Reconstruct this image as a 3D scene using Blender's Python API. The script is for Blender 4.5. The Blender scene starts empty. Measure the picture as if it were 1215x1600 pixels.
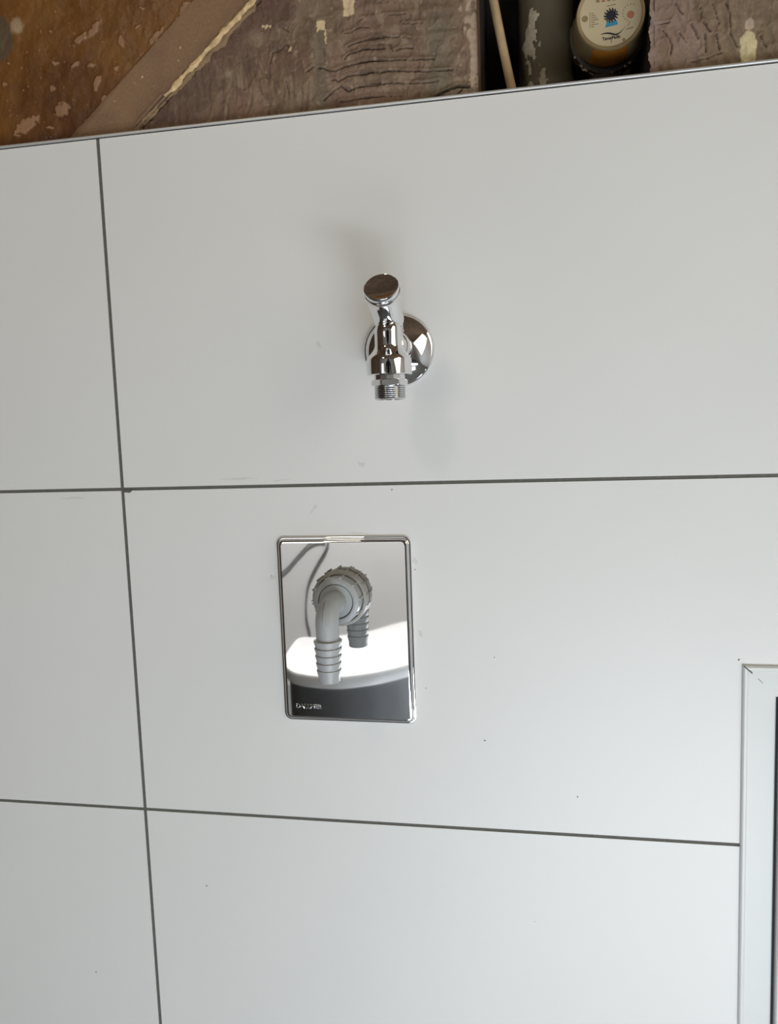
import bpy, bmesh, math, random
from mathutils import Vector, Matrix, noise

random.seed(4)
S = bpy.context.scene
COL = S.collection
PI = math.pi
H = 1.0                                    # height of the tile crossing above the floor

# ------------------------------------------------------------------ camera, world, lights, exposure
cam_d = bpy.data.cameras.new('camera')
cam = bpy.data.objects.new('camera', cam_d)
COL.objects.link(cam)
cam_d.sensor_fit = 'VERTICAL'
cam_d.sensor_height = 36.0
cam_d.sensor_width = 36.0 * 1215 / 1600
cam_d.lens = 36.0 * 1240.0 / 1600.0
cam_d.clip_start = 0.02
cam.matrix_world = Matrix((
    (0.9822173, 0.01406621, 0.18721997, 0.37039306),
    (0.18451806, 0.11184035, -0.97644499, -0.65798734),
    (-0.03467363, 0.99362663, 0.10725606, 0.04810754 + H),
    (0, 0, 0, 1)))
S.camera = cam

world = bpy.data.worlds.new('world')
S.world = world
world.use_nodes = True
world.node_tree.nodes['Background'].inputs[0].default_value = (0.8, 0.88, 1.0, 1)
world.node_tree.nodes['Background'].inputs[1].default_value = 0.3


def area(name, loc, target, sx, sy, power, color):
    l = bpy.data.lights.new(name, 'AREA')
    l.shape = 'RECTANGLE'
    l.size, l.size_y, l.energy, l.color = sx, sy, power, color
    o = bpy.data.objects.new(name, l)
    COL.objects.link(o)
    o.location = (loc[0], loc[1], loc[2] + H)
    d = Vector(target) - Vector(loc)
    o.rotation_euler = d.to_track_quat('-Z', 'Z').to_euler()
    return o


# daylight through the far window, added fills low, at the floor and side, a warm ceiling lamp, added spots
area('window_daylight', (-0.72, -2.36, 0.30), (-0.72, 0, 0.30), 0.50, 0.95, 2.8, (1.0, 0.95, 0.82))
area('low_fill', (0.95, -1.45, -0.92), (0.60, 0, 0.8), 1.5, 0.25, 20, (0.92, 1.0, 1.08))  # unseen fill added low down to brighten the lower tiles
area('floor_fill', (0.62, -0.85, -0.97), (0.55, 0, 0.3), 1.0, 0.42, 7, (0.92, 1.0, 1.12))  # fill added just above the floor, lights the tiles from below
area('side_fill', (1.90, -0.85, 0.55), (0.5, 0, 0.0), 1.3, 1.3, 10, (1.0, 0.89, 0.70))  # warm fill added at the side, no opening in that wall
area('small_lamp_light', (-0.15, -1.05, 0.95), (0.2, 0.0, 0.1), 0.13, 0.13, 1.6, (1.0, 0.87, 0.66))
ws = bpy.data.lights.new('far_wall_fill', 'SPOT')  # added spot, brightens the far wall mirrored in the plate
ws.energy, ws.spot_size, ws.spot_blend, ws.shadow_soft_size = 200, math.radians(38), 0.5, 0.05
ws.color = (0.97, 0.98, 1.0)
wso = bpy.data.objects.new('far_wall_fill', ws)
COL.objects.link(wso)
wso.location = (-0.15, -1.45, 1.25 + H)
wso.rotation_euler = (Vector((-0.24, -2.4, -0.58)) - Vector((-0.15, -1.45, 1.25))).to_track_quat('-Z', 'Z').to_euler()
sp = bpy.data.lights.new('washstand_fill', 'SPOT')  # added spot, whitens the washstand top mirrored in the plate
sp.energy, sp.spot_size, sp.spot_blend, sp.shadow_soft_size = 170, math.radians(22), 0.2, 0.03
spo = bpy.data.objects.new('washstand_fill', sp)
COL.objects.link(spo)
spo.location = (-0.10, -1.33, 1.25 + H)

S.view_settings.view_transform = 'Standard'
S.view_settings.look = 'None'
S.view_settings.gamma = 1.0
S.view_settings.use_curve_mapping = False
S.view_settings.exposure = 0.07


# ------------------------------------------------------------------ materials
def srgb(r, g, b):
    f = lambda c: (c / 255 / 12.92) if c / 255 <= 0.04045 else ((c / 255 + 0.055) / 1.055) ** 2.4
    return (f(r), f(g), f(b), 1)


def mat(name, col, rough=0.5, metal=0.0, var=0.0, scale=30.0, bump=0.0, bscale=200.0, coat=0.0, rvar=0.0, attr=None):
    m = bpy.data.materials.new(name)
    m.use_nodes = True
    nt = m.node_tree
    b = nt.nodes['Principled BSDF']
    b.inputs['Base Color'].default_value = col
    b.inputs['Roughness'].default_value = rough
    b.inputs['Metallic'].default_value = metal
    b.inputs['Coat Weight'].default_value = coat
    tc = nt.nodes.new('ShaderNodeTexCoord')
    src = None
    if attr:
        a = nt.nodes.new('ShaderNodeAttribute')
        a.attribute_name = attr
        src = a.outputs['Color']
    if var or rvar:
        n = nt.nodes.new('ShaderNodeTexNoise')
        n.inputs['Scale'].default_value = scale
        n.inputs['Detail'].default_value = 6
        nt.links.new(tc.outputs['Object'], n.inputs['Vector'])
        if var:
            r = nt.nodes.new('ShaderNodeMapRange')
            r.inputs['From Min'].default_value = 0.3
            r.inputs['From Max'].default_value = 0.7
            r.inputs['To Min'].default_value = 1 - var
            r.inputs['To Max'].default_value = 1 + var
            nt.links.new(n.outputs['Fac'], r.inputs['Value'])
            mx = nt.nodes.new('ShaderNodeVectorMath')
            mx.operation = 'SCALE'
            if src:
                nt.links.new(src, mx.inputs[0])
            else:
                mx.inputs[0].default_value = col[:3]
            nt.links.new(r.outputs['Result'], mx.inputs['Scale'])
            src = mx.outputs['Vector']
        if rvar:
            r = nt.nodes.new('ShaderNodeMapRange')
            r.inputs['To Min'].default_value = max(0, rough - rvar)
            r.inputs['To Max'].default_value = rough + rvar
            nt.links.new(n.outputs['Fac'], r.inputs['Value'])
            nt.links.new(r.outputs['Result'], b.inputs['Roughness'])
    if src:
        nt.links.new(src, b.inputs['Base Color'])
    if bump:
        n2 = nt.nodes.new('ShaderNodeTexNoise')
        n2.inputs['Scale'].default_value = bscale
        n2.inputs['Detail'].default_value = 5
        nt.links.new(tc.outputs['Object'], n2.inputs['Vector'])
        bm_ = nt.nodes.new('ShaderNodeBump')
        bm_.inputs['Strength'].default_value = bump
        bm_.inputs['Distance'].default_value = 0.001
        nt.links.new(n2.outputs['Fac'], bm_.inputs['Height'])
        nt.links.new(bm_.outputs['Normal'], b.inputs['Normal'])
    return m


M = {
    'jacket': mat('dark_jacket', srgb(34, 34, 40), 0.85, var=0.15, scale=30, bump=0.3, bscale=300),
    'trousers': mat('dark_trousers', srgb(44, 46, 56), 0.85, var=0.12, scale=30, bump=0.3, bscale=300),
    'skin': mat('skin', srgb(196, 150, 122), 0.5, var=0.05, scale=40),
    'hair': mat('dark_hair', srgb(38, 28, 22), 0.6, var=0.2, scale=200),
    'phone': mat('phone_shell', srgb(30, 31, 34), 0.25, var=0.05, scale=50),
    'tile': mat('white_tile', srgb(226, 226, 223), 0.42, var=0.012, scale=7, rvar=0.05),
    'grout': mat('grey_grout', srgb(98, 97, 91), 0.9, var=0.12, scale=260, bump=0.3, bscale=900),
    'gap': mat('dark_joint', srgb(58, 55, 50), 0.9, var=0.1, scale=200),
    'chrome': mat('chrome', (0.80, 0.80, 0.81, 1), 0.045, 1.0, rvar=0.02, scale=60),
    'chrome_dark': mat('chrome_thread', (0.62, 0.63, 0.64, 1), 0.16, 1.0, rvar=0.05, scale=300),
    'plate': mat('polished_steel', (0.83, 0.835, 0.84, 1), 0.025, 1.0, rvar=0.012, scale=40),
    'alu': mat('aluminium_trim', (0.66, 0.655, 0.635, 1), 0.42, 0.55, var=0.05, scale=40),
    'plastic': mat('grey_plastic', srgb(166, 169, 169), 0.38, var=0.02, scale=90),
    'plastic_warm': mat('warm_grey_plastic', srgb(160, 157, 150), 0.45, var=0.03, scale=90),
    'pvc': mat('white_pvc', srgb(216, 218, 215), 0.4, var=0.01, scale=20),
    'gasket': mat('black_rubber', srgb(24, 26, 38), 0.6, var=0.1, scale=100),
    'raw': mat('raw_plaster', srgb(120, 104, 88), 0.8, var=0.10, scale=420, bump=0.25, bscale=1500, attr='tone'),
    'membrane': mat('sealing_membrane', srgb(110, 76, 30), 0.42, var=0.10, scale=60, bump=0.2, bscale=400, attr='tone'),
    'brown': mat('brown_plaster', srgb(112, 92, 74), 0.85, var=0.2, scale=8, bump=0.3, bscale=60),
    'recess': mat('dirty_shaded_recess', srgb(58, 50, 44), 0.9, var=0.35, scale=40, bump=0.4, bscale=200),  # dirty brown, darkened further for the deep shade inside
    'jamb': mat('brown_jamb', srgb(112, 82, 62), 0.8, var=0.15, scale=90, bump=0.3, bscale=500),
    'foam': mat('cream_foam', srgb(214, 184, 138), 0.75, var=0.28, scale=160, bump=0.5, bscale=900),
    'foam_dark': mat('tan_foam', srgb(140, 114, 84), 0.8, var=0.14, scale=160, bump=0.5, bscale=900),
    'pipe_grey': mat('grey_drain_pipe', srgb(98, 90, 74), 0.55, var=0.12, scale=30),
    'paint': mat('plaster_splash', srgb(170, 160, 140), 0.85, var=0.1, scale=300, bump=0.5, bscale=900),
    'pipe_beige': mat('beige_pipe', srgb(180, 155, 118), 0.6, var=0.15, scale=90, bump=0.2, bscale=500),
    'dial': mat('cream_dial', srgb(196, 180, 146), 0.45, var=0.03, scale=60),
    'meter_body': mat('cream_meter_case', srgb(150, 130, 94), 0.4, var=0.08, scale=60),
    'amber': mat('amber_plastic', srgb(196, 124, 44), 0.25, var=0.12, scale=70),
    'meter_dark': mat('meter_housing', srgb(60, 50, 40), 0.6, var=0.2, scale=100, bump=0.4, bscale=500),
    'ink': mat('black_print', srgb(40, 38, 40), 0.6),
    'ink_soft': mat('brown_print', srgb(138, 120, 92), 0.6),
    'ink_red': mat('red_print', srgb(176, 112, 84), 0.6),
    'ink_blue': mat('blue_print', srgb(58, 140, 170), 0.5),
    'ink_navy': mat('navy_print', srgb(34, 34, 48), 0.5),
    'dirt': mat('dirt_speck', srgb(96, 94, 90), 0.8),
    'haze': mat('grout_smear', srgb(214, 213, 208), 0.7, var=0.03, scale=300),
    'wall': mat('pale_wall', srgb(228, 226, 222), 0.8, var=0.03, scale=5),
    'floor': mat('dark_floor', srgb(128, 130, 130), 0.6, var=0.05, scale=4),
    'white': mat('white_ceramic', srgb(240, 240, 238), 0.3, var=0.01, scale=10),
    'cable': mat('mid_grey', srgb(100, 101, 102), 0.5, var=0.05, scale=50),  # mid grey for the washstand base and the added tubes
    'lampglass': mat('lamp_glass', srgb(240, 232, 215), 0.3, var=0.01, scale=10),
}


# ------------------------------------------------------------------ mesh helpers
def finish(name, bm, m, parent=None, loc=None, ang=35, label=None, cat=None, kind=None, group=None, smooth=True):
    bmesh.ops.recalc_face_normals(bm, faces=bm.faces) if smooth != 'keep' else None
    for f in bm.faces:
        f.smooth = bool(smooth)
    ca = math.radians(ang)
    for e in bm.edges:
        if len(e.link_faces) == 2:
            e.smooth = e.calc_face_angle(0) < ca
    me = bpy.data.meshes.new(name)
    bm.to_mesh(me)
    bm.free()
    for mm in (m if isinstance(m, (list, tuple)) else [m]):
        me.materials.append(mm)
    o = bpy.data.objects.new(name, me)
    COL.objects.link(o)
    if parent is not None:
        o.parent = parent
    if loc is not None:
        o.location = loc
    tag(o, label, cat, kind, group)
    return o


def tag(o, label=None, cat=None, kind=None, group=None):
    for k, v in (('label', label), ('category', cat), ('kind', kind), ('group', group)):
        if v:
            o[k] = v


def thing(name, loc, label=None, cat=None, kind=None, group=None):
    o = bpy.data.objects.new(name, None)
    o.empty_display_size = 0.02
    COL.objects.link(o)
    o.location = (loc[0], loc[1], loc[2] + H)
    tag(o, label, cat, kind, group)
    return o


def box(bm, x0, x1, y0, y1, z0, z1, mi=0, skip=()):
    v = [bm.verts.new((x, y, z)) for x in (x0, x1) for y in (y0, y1) for z in (z0, z1)]
    F = {'x0': (0, 1, 3, 2), 'x1': (4, 6, 7, 5), 'y0': (0, 4, 5, 1), 'y1': (2, 3, 7, 6), 'z0': (0, 2, 6, 4), 'z1': (1, 5, 7, 3)}
    for k, q in F.items():
        if k not in skip:
            f = bm.faces.new([v[i] for i in q])
            f.material_index = mi


def frame_of(axis, up=(0, 0, 1)):
    a = Vector(axis).normalized()
    u = Vector(up)
    if abs(a.dot(u)) > 0.98:
        u = Vector((1, 0, 0))
    x = u.cross(a).normalized()
    y = a.cross(x)
    return x, y, a


def lathe(bm, prof, origin=(0, 0, 0), axis=(0, 0, 1), seg=64, mi=0, caps=(True, True), rfun=None):
    x, y, a = frame_of(axis)
    o = Vector(origin)
    rings = []
    for r, h in prof:
        ring = []
        for i in range(seg):
            t = 2 * PI * i / seg
            rr = r if rfun is None else rfun(r, h, t)
            ring.append(bm.verts.new(o + a * h + (x * math.cos(t) + y * math.sin(t)) * rr))
        rings.append(ring)
    for A, B in zip(rings, rings[1:]):
        for i in range(seg):
            f = bm.faces.new((A[i], A[(i + 1) % seg], B[(i + 1) % seg], B[i]))
            f.material_index = mi
    if caps[0]:
        bm.faces.new(list(reversed(rings[0]))).material_index = mi
    if caps[1]:
        bm.faces.new(rings[-1]).material_index = mi
    return rings


def tube(bm, pts, rad, seg=24, mi=0, caps=True):
    P = [Vector(p) for p in pts]
    n = len(P)
    R = rad if callable(rad) else (lambda i: rad if not isinstance(rad, (list, tuple)) else rad[i])
    t0 = (P[1] - P[0]).normalized()
    x, y, _ = frame_of(t0)
    rings = []
    prev = t0
    for i in range(n):
        t = (P[min(i + 1, n - 1)] - P[max(i - 1, 0)]).normalized()
        q = prev.rotation_difference(t)
        x = q @ x
        y = q @ y
        prev = t
        rings.append([bm.verts.new(P[i] + (x * math.cos(2 * PI * k / seg) + y * math.sin(2 * PI * k / seg)) * R(i)) for k in range(seg)])
    for A, B in zip(rings, rings[1:]):
        for k in range(seg):
            bm.faces.new((A[k], A[(k + 1) % seg], B[(k + 1) % seg], B[k])).material_index = mi
    if caps:
        bm.faces.new(list(reversed(rings[0]))).material_index = mi
        bm.faces.new(rings[-1]).material_index = mi


def prism(bm, pts, y0, y1, mi=0):
    """outline in x,z extruded along y"""
    a = [bm.verts.new((p[0], y0, p[1])) for p in pts]
    b = [bm.verts.new((p[0], y1, p[1])) for p in pts]
    n = len(pts)
    bm.faces.new(a).material_index = mi
    bm.faces.new(list(reversed(b))).material_index = mi
    for i in range(n):
        bm.faces.new((a[i], b[i], b[(i + 1) % n], a[(i + 1) % n])).material_index = mi


def round_rect(w, h, r, n=10):
    pts = []
    for cx, cz, a0 in ((w / 2 - r, h / 2 - r, 0), (-w / 2 + r, h / 2 - r, 90), (-w / 2 + r, -h / 2 + r, 180), (w / 2 - r, -h / 2 + r, 270)):
        for i in range(n + 1):
            a = math.radians(a0 + 90 * i / n)
            pts.append((cx + r * math.cos(a), cz + r * math.sin(a)))
    return pts


def lettering(name, text, size, depth, m, parent, loc, bevel=0.0, squash=1.0, rot=0.0, bold=0.0):
    c = bpy.data.curves.new(name, 'FONT')
    c.body = text
    c.size = size
    c.extrude = depth
    c.offset = bold
    c.bevel_depth = bevel
    c.align_x = 'CENTER'
    c.align_y = 'CENTER'
    t = bpy.data.objects.new(name + '_curve', c)
    me = bpy.data.meshes.new_from_object(t)
    bpy.data.objects.remove(t)
    me.name = name
    me.transform(Matrix.Rotation(rot, 4, 'Y') @ Matrix.Rotation(PI / 2, 4, 'X') @ Matrix.Diagonal((squash, 1, 1, 1)))
    me.materials.clear()
    me.materials.append(m)
    o = bpy.data.objects.new(name, me)
    COL.objects.link(o)
    o.parent = parent
    o.location = loc
    return o


# ------------------------------------------------------------------ the room
ROOM = dict(x0=-1.7, x1=2.0, y0=-2.4, z0=-H, z1=1.35)
WX, WZ = 0.5275, -0.1515              # corner of the window opening in the tiled wall

bm = bmesh.new()
P = 0.3030
J = 0.00145
cols = [(-1.209, -0.606 - J), (-0.606 + J, 0 - J - 0.0002), (J + 0.0002, 0.606 - J), (0.606 + J, 1.209)]
rows = [(0.3030, J), (-J, -P + J), (-P - J, -2 * P + J), (-2 * P - J, -3 * P + J), (-3 * P - J, -H)]
for cx0, cx1 in cols:
    for rz1, rz0 in rows:
        rects = []
        if cx1 <= WX or rz0 >= WZ or cx0 > 1.3:
            rects = [(cx0, cx1, rz0, rz1)]
        else:
            top = max(rz0, min(rz1, WZ))
            if rz1 > WZ:
                rects.append((cx0, cx1, WZ, rz1))
            if cx0 < WX:
                rects.append((cx0, WX, rz0, top))
        for a, b, c, d in rects:
            if b - a > 1e-4 and d - c > 1e-4:
                box(bm, a, b, 0, 0.009, c, d, 0, skip=('y1',))
# grout bed behind the joints
for a, b, c, d in ((-1.209, WX, -H, 0.3030), (WX, 1.209, WZ, 0.3030)):
    v = [bm.verts.new(q) for q in ((a, 0.0007, c), (b, 0.0007, c), (b, 0.0007, d), (a, 0.0007, d))]
    bm.faces.new(v).material_index = 1
wall_front = finish('wall_front', bm, [M['tile'], M['grout']], loc=(0, 0, H), kind='structure', smooth=False)

# small grout lump at the crossing, specks and smears left on the tiles
bm = bmesh.new()
prism(bm, [(0.0008, -0.0012), (0.0075, -0.0008), (0.0098, -0.0004), (0.0088, -0.0022), (0.0070, -0.0034), (0.0035, -0.0031), (0.0012, -0.0030)], -0.0002, 0.0008)
finish('grout_lump', bm, M['grout'], parent=wall_front, smooth=False)


def blob(bm, cx, cz, rx, rz, y=-0.00015, n=14, rag=0.35, rot=0.0, mi=0):
    pts = []
    for i in range(n):
        t = 2 * PI * i / n
        k = 1 + rag * (random.random() - 0.5) * 2
        u, w = rx * k * math.cos(t), rz * k * math.sin(t)
        pts.append((cx + u * math.cos(rot) - w * math.sin(rot), cz + u * math.sin(rot) + w * math.cos(rot)))
    prism(bm, pts, y, 0.0004, mi)


bm = bmesh.new()
for x, z, r in ((57.5, -375.3, 1.0), (320.8, -222.5, .9), (397.9, -268.8, .8), (330.5, -149, .7), (247.4, -5.2, .9), (-64.6, -474.9, .8),
                (360.5, -384.5, .5), (271.2, -177.5, .6), (136.9, -79.4, .7), (265, -73.8, .6), (524.5, -147.0, .9)):
    blob(bm, x / 1000, z / 1000, r * 0.0009, r * 0.0006, rot=random.random() * 3)
finish('dirt_specks', bm, M['dirt'], parent=wall_front, smooth=False, kind='stuff')
bm = bmesh.new()
for x, z, rx, rz, ro in ((178.2, -20.4, 5, 1.2, 1.0), (222, 17, 3.2, 2.0, -.5), (138, -81, 3, 1.5, .3), (265, -66, 2, 2.6, 0), (268, -130, 1.5, 3, .2),
                         (-49, -7, 10, .8, 0), (110, 7, 14, .8, 0.02), (150, 5, 7, .6, 0.1), (215, -42, 9, .7, 0), (189, 118, 1.5, 3, .4)):
    blob(bm, x / 1000, z / 1000, rx / 1000, rz / 1000, y=-0.0001, n=22, rag=0.5, rot=ro)
finish('grout_smears', bm, M['haze'], parent=wall_front, smooth=False, kind='stuff')

# metal edge trim along the top of the tiles, with the dark joint under it
bm = bmesh.new()
prof = [(-0.0006, 0.30395), (-0.0012, 0.3043), (-0.0013, 0.3052), (-0.0010, 0.3061), (-0.0003, 0.3064), (0.0110, 0.3064), (0.0110, 0.30395)]
for q in range(len(prof)):
    a, b = prof[q], prof[(q + 1) % len(prof)]
    v = [bm.verts.new(c) for c in ((-1.209, a[0], a[1]), (1.209, a[0], a[1]), (1.209, b[0], b[1]), (-1.209, b[0], b[1]))]
    bm.faces.new(v)
bmesh.ops.remove_doubles(bm, verts=bm.verts, dist=1e-6)
trim = finish('trim_1', bm, M['alu'], loc=(0, 0, H), kind='structure', ang=60)
bm = bmesh.new()
box(bm, -1.209, 1.209, 0.0002, 0.010, 0.3030, 0.30398)
finish('trim_joint', bm, M['gap'], parent=trim, smooth=False)

# ------------------------------------------------------------------ bare wall above the tiles: real relief, worn colours, shade painted into the cracks
YR = 0.0085
NX0, NX1 = 0.3270, 0.4570                 # recess in the bare wall


def n3(x, y, z=0.0):
    return noise.noise(Vector((x, y, z)))


def fbm(x, y, z=0.0):
    return noise.fractal(Vector((x, y, z)), 1.0, 2.0, 4)


def mixc(a, b, t):
    t = max(0.0, min(1.0, t))
    return tuple(a[i] * (1 - t) + b[i] * t for i in range(3))


def ss(a, b, x):
    t = max(0.0, min(1.0, (x - a) / (b - a)))
    return t * t * (3 - 2 * t)


C_MEM, C_MEM2, C_MEM3 = srgb(106, 64, 14)[:3], srgb(122, 80, 32)[:3], srgb(80, 44, 16)[:3]
C_FLECK = srgb(166, 128, 96)[:3]
C_STRIP = srgb(138, 108, 80)[:3]
C_PL, C_PL2, C_PL3 = srgb(140, 110, 94)[:3], srgb(100, 76, 62)[:3], srgb(150, 130, 108)[:3]
C_PLG = srgb(124, 106, 84)[:3]
C_CREAM = srgb(214, 190, 152)[:3]
C_PINK = srgb(184, 162, 140)[:3]


def x_ridge(z):
    return 0.032 + 1.251 * (z - 0.311) + 0.0022 * n3(z * 90, 3.1)


def x_strip(z):
    return -0.030 + 1.241 * (z - 0.310) + 0.0008 * n3(z * 60, 7.7)


# trowel cracks in the bare plaster: (strength, points along the wall)
CRACKS = [
    (1.6, [(0.0385, 0.3110), (0.0540, 0.3240), (0.0700, 0.3360), (0.0880, 0.3500), (0.1050, 0.3640), (0.1230, 0.3790), (0.1500, 0.4000)]),
    (0.9, [(0.0330, 0.3130), (0.0480, 0.3255), (0.0600, 0.3355)]),
    (1.0, [(0.2221, 0.3561), (0.2275, 0.3579), (0.2363, 0.3593), (0.2524, 0.3598)]),
    (1.0, [(0.2191, 0.3467), (0.2218, 0.3497), (0.2289, 0.3509), (0.2342, 0.3523), (0.252, 0.3512)]),
    (1.2, [(0.1866, 0.3398), (0.1922, 0.3437)]),
    (1.1, [(0.1966, 0.3423), (0.2011, 0.3414), (0.2063, 0.3388), (0.2116, 0.3385), (0.2197, 0.3414), (0.2286, 0.3424), (0.2517, 0.342)]),
    (1.1, [(0.2069, 0.3322), (0.2131, 0.3304), (0.2203, 0.3334), (0.2291, 0.3338), (0.2514, 0.3333)]),
    (1.0, [(0.2, 0.3165), (0.2074, 0.3219), (0.2147, 0.3266), (0.2207, 0.3221), (0.2278, 0.3239), (0.2511, 0.3241)]),
    (1.0, [(0.2133, 0.3145), (0.2195, 0.3144), (0.2284, 0.3148), (0.2507, 0.3149)]),
    (0.9, [(0.2199, 0.3665), (0.2252, 0.3671), (0.2305, 0.3695), (0.2401, 0.3687)]),
    (0.8, [(0.2308, 0.3753), (0.2352, 0.3755)]),
    (0.7, [(0.1633, 0.3795), (0.173, 0.3742)]),
    (0.8, [(0.1554, 0.3507), (0.1577, 0.3587), (0.166, 0.3611), (0.1689, 0.3644), (0.1724, 0.362)]),
    (0.7, [(0.1704, 0.3217), (0.1698, 0.3284), (0.1683, 0.336)]),
    (1.0, [(0.2311, 0.3582), (0.2408, 0.3606), (0.2504, 0.3606), (0.2636, 0.3587)]),
    (0.8, [(0.2674, 0.3587), (0.2739, 0.3564)]),
    (1.0, [(0.2309, 0.3515), (0.2367, 0.3526), (0.2529, 0.3514)]),
    (0.7, [(0.2464, 0.3546), (0.2568, 0.3543), (0.2585, 0.3483)]),
    (1.0, [(0.2609, 0.3485), (0.2662, 0.3502), (0.2756, 0.3491)]),
    (1.0, [(0.2305, 0.3426), (0.2431, 0.343), (0.2592, 0.3416), (0.2687, 0.3408), (0.293, 0.338)]),
    (1.1, [(0.2302, 0.3337), (0.2427, 0.3343), (0.259, 0.3334), (0.289, 0.3291), (0.3104, 0.3283)]),
    (0.9, [(0.2298, 0.3248), (0.2443, 0.3252), (0.2586, 0.3242), (0.2831, 0.3209), (0.2963, 0.3215)]),
    (0.7, [(0.2294, 0.3154), (0.2439, 0.3152), (0.2659, 0.313)]),
    (0.7, [(0.2529, 0.3763), (0.2707, 0.3748)]),
    (0.8, [(0.2677, 0.3679), (0.2836, 0.3662)]),
    (0.5, [(0.2869, 0.3825), (0.2865, 0.3756)]),
    (0.7, [(0.2316, 0.3692), (0.2392, 0.3687)]),
    (0.9, [(0.2318, 0.3745), (0.2347, 0.3755)]),
    (0.4, [(0.2419, 0.3873), (0.2701, 0.3838)]),
    (2.6, [(0.2913, 0.3097), (0.3007, 0.3135), (0.3101, 0.3159), (0.3193, 0.3143)]),
    (1.2, [(0.3099, 0.3099), (0.3137, 0.313)]),
    (1.0, [(0.4667, 0.3388), (0.4708, 0.3326), (0.4733, 0.3274), (0.4721, 0.3202)]),
    (0.9, [(0.4782, 0.3358), (0.4831, 0.3287)]),
    (0.9, [(0.4871, 0.3411), (0.4924, 0.3304)]),
    (1.2, [(0.4959, 0.3417), (0.5008, 0.3346)]),
    (0.8, [(0.4968, 0.3335), (0.4977, 0.3205)]),
    (1.0, [(0.5048, 0.3318), (0.5073, 0.321)]),
    (0.7, [(0.5022, 0.3544), (0.5047, 0.347), (0.5072, 0.3387)]),
    (1.0, [(0.5118, 0.3532), (0.5143, 0.345), (0.5152, 0.3305), (0.5201, 0.3211)]),
    (0.9, [(0.4756, 0.3578), (0.4805, 0.3492)]),
    (0.9, [(0.5359, 0.3272), (0.5399, 0.3188)]),
    (0.8, [(0.4856, 0.3138), (0.4994, 0.3155), (0.509, 0.3184)]),
    (0.7, [(0.4934, 0.3524), (0.4947, 0.3442)]),
    (0.9, [(0.4618, 0.3438), (0.4716, 0.3442)]),
]

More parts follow.
